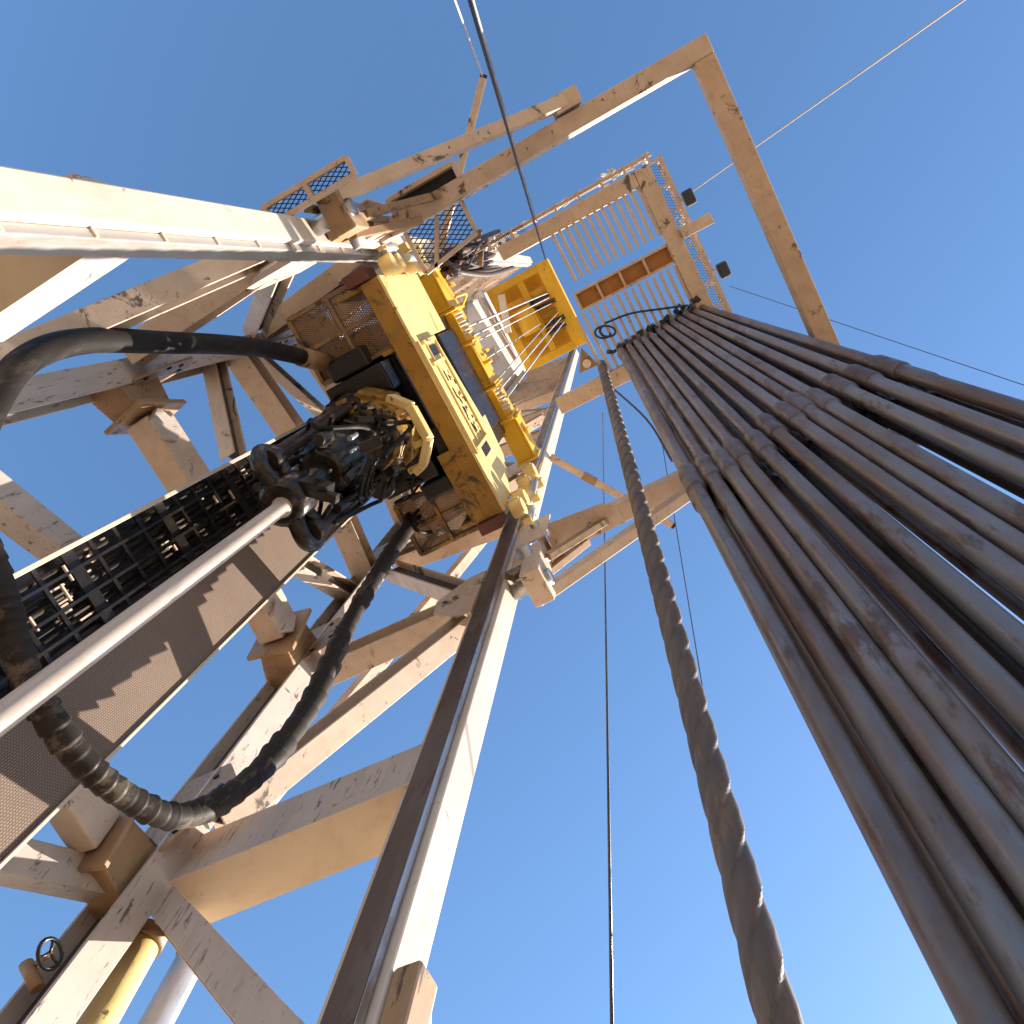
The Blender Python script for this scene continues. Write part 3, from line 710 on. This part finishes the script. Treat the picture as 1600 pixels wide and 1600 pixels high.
# pinned connectors between legs and frame
for side in (1, -1):
    c = empty('pin_connector', H(mx(2.8, side), 2.3, 10), ('beige pinned connector clamping the right arm of the support frame to its leg' if side > 0 else 'brown pinned connector clamping the left arm of the support frame to its leg'), 'connector', 'pinned frame connectors')
    x = mx(2.80, side)
    m = MB(); m.box(x-.16, x+.16, 2.12, 2.49, 9.7, 10.5); m.box(x-.22, x+.22, 2.05, 2.3, 9.2, 9.68); m.build('block', 'brown' if side < 0 else 'beige', c, 0.02)
    for p_, q_ in ((H(x, 2.1, 10.2), H(x+.1, 1.35, 11.0)), (H(x+.16, 2.3, 10.0), H(x+.25, 1.7, 10.98)), (H(x-.2, 2.45, 9.4), H(x+.1, 2.0, 10.6))): MB().beam(p_, q_, .09, .12).build('strut', 'brown', c, 0.005)
    m = MB(); m.box(x-.2, x-.17, 2.05, 2.48, 10.52, 11.5); m.box(x+.17, x+.2, 2.05, 2.48, 10.52, 11.5); each(m, 'lug', 'beige', c, 0.006)
    m = MB(); m.cyl(H(x-.3, 2.3, 10.1), H(x+.3, 2.3, 10.1), .09); m.cyl(H(x-.26, 2.25, 11.15), H(x+.26, 2.25, 11.15), .06); m.cyl(H(x, 2.0, 9.4), H(x, 2.5, 9.4), .1); each(m, 'pin', 'rail', c)

# ------------------------------------------------------------------ outrigger poles with lines
tipL = PH(755, 122, 17); tipR = PH(1050, 820, 17)
for tip, base, lab in ((tipL, H(-1.78, 2.49, 17), 'thin pale pole reaching out from the left leg above the frame arm'), (tipR, H(2.8, 2.49, 17), 'thin pale pole reaching out from the right leg behind the twisted collar')):
    p = empty('outrigger_pole', base, lab, 'pole', 'outrigger poles on the mast legs')
    MB().beam(base, tip, .13, .13).build('arm', 'beige', p, 0.01)
    d = (tip-base).normalized()
    m = MB(); m.cyl(tip+V((0, 0, -.06)), tip+V((0, 0, .06)), .06); m.beam(tip-d*.2, tip+d*.06, .12, .05); m.build('pulley', 'darksteel', p)
    MB().beam(base+d*.75, base+d*1.05, .15, .15).build('band', 'brown', p)

# ------------------------------------------------------------------ racking board
BH = 18.0
rb = empty('racking_board', (.4, 0, H(0, 0, BH).z), 'beige racking board platform with rows of thin fingers holding the pipe tops', 'racking board')
def bp(u, v, h=BH): return PH(u, v, h)
XL, XR, YFR, YBK = -1.18, 2.1, -1.52, 2.4
MB().beam(H(XL, 1.65, BH+.15), H(XL, YFR+.17, BH+.15), .30, .3).build('side_beam', 'beige', rb, 0.01)
MB().beam(H(XR, 2.0, BH+.15), H(XR, YFR+.17, BH+.15), .34, .3).build('side_beam', 'beige', rb, 0.01)
MB().beam(H(XL-.15, YFR, BH+.152), H(XR+.17, YFR, BH+.152), .32, .3).build('front_beam', 'beige', rb, 0.01)
for k in range(13):
    y = .55-k*.155
    MB().beam(H(XL+.152, y, BH+.1), H(-.02, y-.01, BH+.1), .062, .09).build('finger', 'cream', rb)
for k in range(15):
    y = .85-k*.155
    MB().beam(H(XR-.172, y, BH+.1), H(.62+.01*(k % 3), y, BH+.1), .06, .09).build('finger', 'cream', rb)
dv = MB(); dv.box(.20, .56, -1.35, .68, BH+.16, BH+.18); dv = dv.build('diving_board', 'rust', rb)
m = MB()
for x in (.20, .56): m.beam(H(x, .68, BH+.1), H(x, -1.35, BH+.1), .05, .12)
for y in (.68, .2, -.3, -.82): m.beam(H(.2, y, BH+.1), H(.56, y, BH+.1), .05, .11)
m.build('rib', 'beige', dv)
MB().beam(H(.14, YFR-.16, BH-.02), H(.14, -2.32, BH-.02), .22, .2).build('stub_beam', 'beige', rb, 0.01)
# outer walkway and rails
m = MB(); m.lattice(H(XL-.1, YFR-.38, BH+.25), (XR-XL+.2, 0, 0), (0, .22, 0), 60, 6, .006); m.build('walkway_mesh', 'bluecable', rb)
m = MB()
for h, yo in ((.25, -.42), (.8, -.46), (1.3, -.46)): m.beam(H(XL-.2, YFR+yo, BH+h), H(XR+.2, YFR+yo, BH+h), .07, .07)
for k in range(8):
    x = XL-.15+k*(XR-XL+.3)/7; m.beam(H(x, YFR-.44, BH+.25), H(x, YFR-.44, BH+1.32), .05, .05)
    m.beam(H(x, YFR-.16, BH+.2), H(x, YFR-.44, BH+.22), .05, .05)
for h, xo in ((.3, -.30), (.8, -.36), (1.3, -.36)):
    m.beam(H(XL+xo, YFR-.3, BH+h), H(XL+xo, 2.2, BH+h), .06, .06)
for k in range(8):
    y = YFR-.2+k*.5; m.beam(H(XL-.33, y, BH+.2), H(XL-.33, y, BH+1.3), .05, .05); m.beam(H(XL-.15, y, BH+.2), H(XL-.36, y, BH+.24), .05, .05)
m.build('handrail', 'beige', rb)
m = MB(); m.lattice(H(XL-.33, 1.0, BH+.26), (.17, 0, 0), (0, 1.2, 0), 4, 14, .006); m.build('walkway_mesh', 'bluecable', rb)
m = MB(); rnd = random.Random(4)          # clutter clipped along the rails
for k in range(26):
    y = rnd.uniform(YFR-.3, 2.0); p = H(XL-.28+rnd.uniform(-.1, .1), y, BH+rnd.uniform(.3, 1.2))
    m.beam(p, p+V((rnd.uniform(-.1, .1), rnd.uniform(-.2, .2), rnd.uniform(-.15, .15))), rnd.uniform(.03, .08), rnd.uniform(.03, .08))
for k in range(16):
    x = rnd.uniform(XL, XR); p = H(x, YFR-.4+rnd.uniform(-.1, .1), BH+rnd.uniform(.3, 1.2))
    m.beam(p, p+V((rnd.uniform(-.15, .15), rnd.uniform(-.08, .08), rnd.uniform(-.15, .15))), rnd.uniform(.03, .07), rnd.uniform(.03, .07))
each(m, 'rail_fitting', 'plate', rb)
m = MB(); c = PH(918, 560, BH)
m.plate([PH(908, 543, BH), PH(935, 570, BH), PH(905, 583, BH)], .05, (0, 0, 1)); m.build('corner_gusset', 'brown', rb)
m = MB(); cc = PH(917, 568, BH-.01); m.tube([cc, cc+V((0, 0, -.03))], .09, 18); m.build('eye_ring', 'plate', rb)
# latch line and coiled rope across the fingers
def wire(name, pts, r, mt, lab, cat='cable', grp=None, n=8, seg=1):
    return tag(MB().tube(pts if seg == 1 else bez(pts, seg), r, n).build(name, mt), lab, cat, grp)
wire('safety_rope', [PH(945, 505, BH-.02), PH(985, 490, BH-.02), PH(1030, 483, BH-.02), PH(1075, 477, BH-.02)], .022, 'bluecable', 'dark rope strung across the fingers above the racked pipe tops', 'rope', seg=8)
coil = [PH(940+14*math.cos(t)+t*1.2, 520+9*math.sin(t)-t*.4, BH-.05) for t in [k*.5 for k in range(22)]]
wire('coiled_rope', coil, .022, 'bluecable', 'small blue black coil of rope hanging from the fingers', 'rope', seg=3)
m = MB(); rnd = random.Random(6)
for f in range(13):
    u = 955+(1090-955)*f/12; v = 550-(550-474)*f/12
    for q in range(2):
        p = PH(u+rnd.uniform(-5, 5), v+rnd.uniform(-6, 2), BH-.05)
        m.beam(p, p+V((rnd.uniform(-.08, .08), rnd.uniform(-.08, .08), .1)), rnd.uniform(.06, .12), rnd.uniform(.05, .1))
each(m, 'finger_latch', 'bluecable', rb)

# floodlights
def flood(u, v, lab, h=17.7):
    c = PH(u, v, h); o = empty('floodlight', c, lab, 'floodlight', 'floodlights hung on the racking board rail')
    m = MB(); m.box(c.x-.14, c.x+.14, c.y-.1, c.y+.1, h-.12, h+.12); m.build('housing', 'bluecable', o, 0.03)
    m = MB(); m.box(c.x+.142, c.x+.16, c.y-.09, c.y+.09, h-.1, h+.1); m.build('lens', 'glass', o)
    m = MB(); m.beam(c+V((0, 0, .12)), H(c.x-.05, YFR-.46, BH+.3), .04, .04); m.build('mount_arm', 'beige', o)
flood(1076, 308, 'black floodlight on the rail nearer the frame corner')
flood(1130, 421, 'black floodlight on the rail nearer the racked pipes')

# ------------------------------------------------------------------ crown block
CH = 40.0
cr = empty('crown_block', (CX, 3.4, H(0, 0, CH).z), 'bright yellow crown block with sheaves at the top of the mast', 'crown block')
x0, x1, y0, y1 = -1.50, 2.60, 1.9, 5.0
m = MB(); m.box(x0, x1, y0, y0+.12, CH, CH+1.2); m.box(x0, x1, y0+.122, y0+.62, CH, CH+.1); m.box(x0, x1, y0+.5, y0+.62, CH+.102, CH+1.2)
m.build('front_girder', 'yellow', cr, 0.01)
m = MB()
for x in (x0, x1-.35): m.box(x, x+.35, y0+.622, y1, CH+.02, CH+.15); m.box(x+.15, x+.2, y0+.622, y1, CH+.152, CH+1.3)
m.box(x0+.352, x1-.352, y1-.4, y1, CH+.02, CH+.2)
m.build('side_girder', 'yellow', cr, 0.01)
m = MB()
for x in (-.55, .55, 1.4): m.box(x, x+.28, y0+.622, y1-.402, CH+.3, CH+.4)
m.box(x0+.36, x1-.36, 3.3, 3.6, CH+.05, CH+.28)
m.box(x0+.2, x1-.2, y0+.3, y1-.1, CH+1.5, CH+1.6)
m.build('rib', 'yellow', cr, 0.01)
for x, y in ((-.2, 3.0), (.15, 2.85), (1.0, 2.8), (1.3, 2.9), (.5, 3.9)):
    m = MB(); m.tube([H(x+dx, y, CH+.1) for dx in (0, .06, .1, .14, .2)], .5, 28, rad=[.5, .5, .42, .5, .5]); m.build('sheave', 'darksteel', cr)
m = MB(); m.cyl(H(-.1, 3.9, CH-.1), H(1.1, 3.9, CH-.1), .45, n=24); m.box(.1, .9, 3.4, 4.2, CH-.3, CH); m.build('sheave_housing', 'yellow', cr, 0.02)
m = MB(); m.beam(PH(783, 460, CH-1), PH(794, 520, CH-1), .3, .2); m.build('cross_tie', 'plate', cr)

# drilling lines between the block and the crown
LG = 'drilling lines between block and crown'
for i, (p, q, lab) in enumerate((((728, 511), (856, 458), 'upper wire of the pale pair running from the left sheave to the crown'), ((733, 527), (858, 465), 'lower wire of the pale pair running from the left sheave to the crown'),
          ((782, 606), (877, 496), 'inner wire of the pale pair running from the right sheave to the crown'), ((792, 620), (882, 502), 'outer wire of the pale pair running from the right sheave to the crown'), ((760, 560), (846, 505), 'thin dark wire running to the crown between the two pale pairs'), ((738, 536), (862, 474), 'third wire just below the left pale pair to the crown'), ((774, 596), (872, 488), 'third wire just above the right pale pair to the crown'))):
    wire('drilling_line', [PH(*p, UB+.4), PH(*q, CH-.2)], .022 if i < 4 else .014, 'rope', lab, 'cable', LG)

# bundles of hoses on the left leg above the dolly
bn = empty('hose_bundle', H(-1.5, 2.3, 20), 'tangled dark bundle of hoses and cables hung on the left leg below the crown', 'hose bundle')
m = MB(); rnd = random.Random(14)
for k in range(44):
    u0, v0 = rnd.uniform(672, 730), rnd.uniform(392, 432); u1, v1 = rnd.uniform(735, 806), rnd.uniform(362, 424)
    a = PH(u0, v0, 17+rnd.uniform(-1, 1)); b = PH(u1, v1, 21+rnd.uniform(-1, 1.5)); c = (a+b)/2+V((rnd.uniform(-.15, .15), rnd.uniform(-.15, .15), rnd.uniform(-.5, .4)))
    m.tube(bez([a, c, b], 8), rnd.uniform(.02, .065), 8)
each(m, 'hose', 'grease', bn)
m = MB()
for k in range(7):
    p = PH(rnd.uniform(690, 790), rnd.uniform(385, 420), 19+rnd.uniform(-1, 1)); m.beam(p, p+V((rnd.uniform(-.3, .3), rnd.uniform(-.3, .3), rnd.uniform(-.4, .4))), .12, .05)
each(m, 'clamp', 'brown', bn)

# ------------------------------------------------------------------ loose lines in the sky
def anchor(a, b):                          # run a line on past b down to the ground
    d = b-a; return a+d*((-0.25-a.z)/d.z)
wire('black_cable', [anchor(PH(852, 405, 17.8), PH(725, -30, 6.5)), PH(852, 405, 17.8)], .016, 'bluecable', 'taut black cable crossing both frame arms from the photo top')
wire('white_rope', [anchor(tipL, PH(705, -15, 15)), tipL], .018, 'cream', 'thin white line rising from the tip of the left pole')
wire('hoist_rope', [anchor(PH(838, 345, 18.2), PH(733, -20, 8.0)), PH(838, 345, 18.2)], .014, 'rope', 'grey line hanging close beside the taut black cable')
wire('guy_line', [anchor(PH(1083, 298, 17.9), PH(1600, -66, 12)), PH(1083, 298, 17.9)], .013, 'cream', 'thin white guy line running from a floodlight to the top right')
wire('guy_line', [anchor(PH(1140, 447, 18.3), PH(1660, 622, 12)), PH(1140, 447, 18.3)], .006, 'bluecable', 'faint dark guy line crossing the sky above the racked pipes')
wire('hanging_wire', [H(4.35, 2.05, -1.6), H(4.35, 2.05, 30)], .013, 'oilsteel', 'straight grey wire hanging down to the left of the twisted collar')
wire('tag_line', [anchor(PH(1012, 556, 18.0), PH(1120, 1210, 8)), PH(1012, 556, 18.0)], .007, 'bluecable', 'faint thin wire just right of the twisted collar')
wire('tie_wire', [PH(950, 600, 17.9), PH(1010, 655, 15), PH(1050, 720, 13)], .02, 'bluecable', 'dark wire sagging behind the leftmost racked pipe', seg=6)

# ------------------------------------------------------------------ raising cylinders low on the right rear
for (u0, v0, u1, v1, y, r, mt, lab) in ((222, 1478, 128, 1640, 5.1, .125, 'oldyellow', 'dusty yellow hydraulic cylinder beside the rear mast leg at the lower left'), (300, 1496, 222, 1640, 5.1, .115, 'chrome', 'grey steel hydraulic cylinder parallel to the yellow one at the lower left')):
    a = PY(u0, v0, y); b = PY(u1, v1, y); d = (b-a)/(b.z-a.z); base = a+d*(0-a.z)
    o = empty('hydraulic_cylinder', base, lab, 'cylinder', 'hydraulic cylinders by the rear leg')
    MB().cyl(base, a, r, n=24).build('barrel', mt, o)
    MB().cyl(a, a+(a-b).normalized()*.12, r*1.15, n=24).build('end_cap', 'brown', o)

import sys
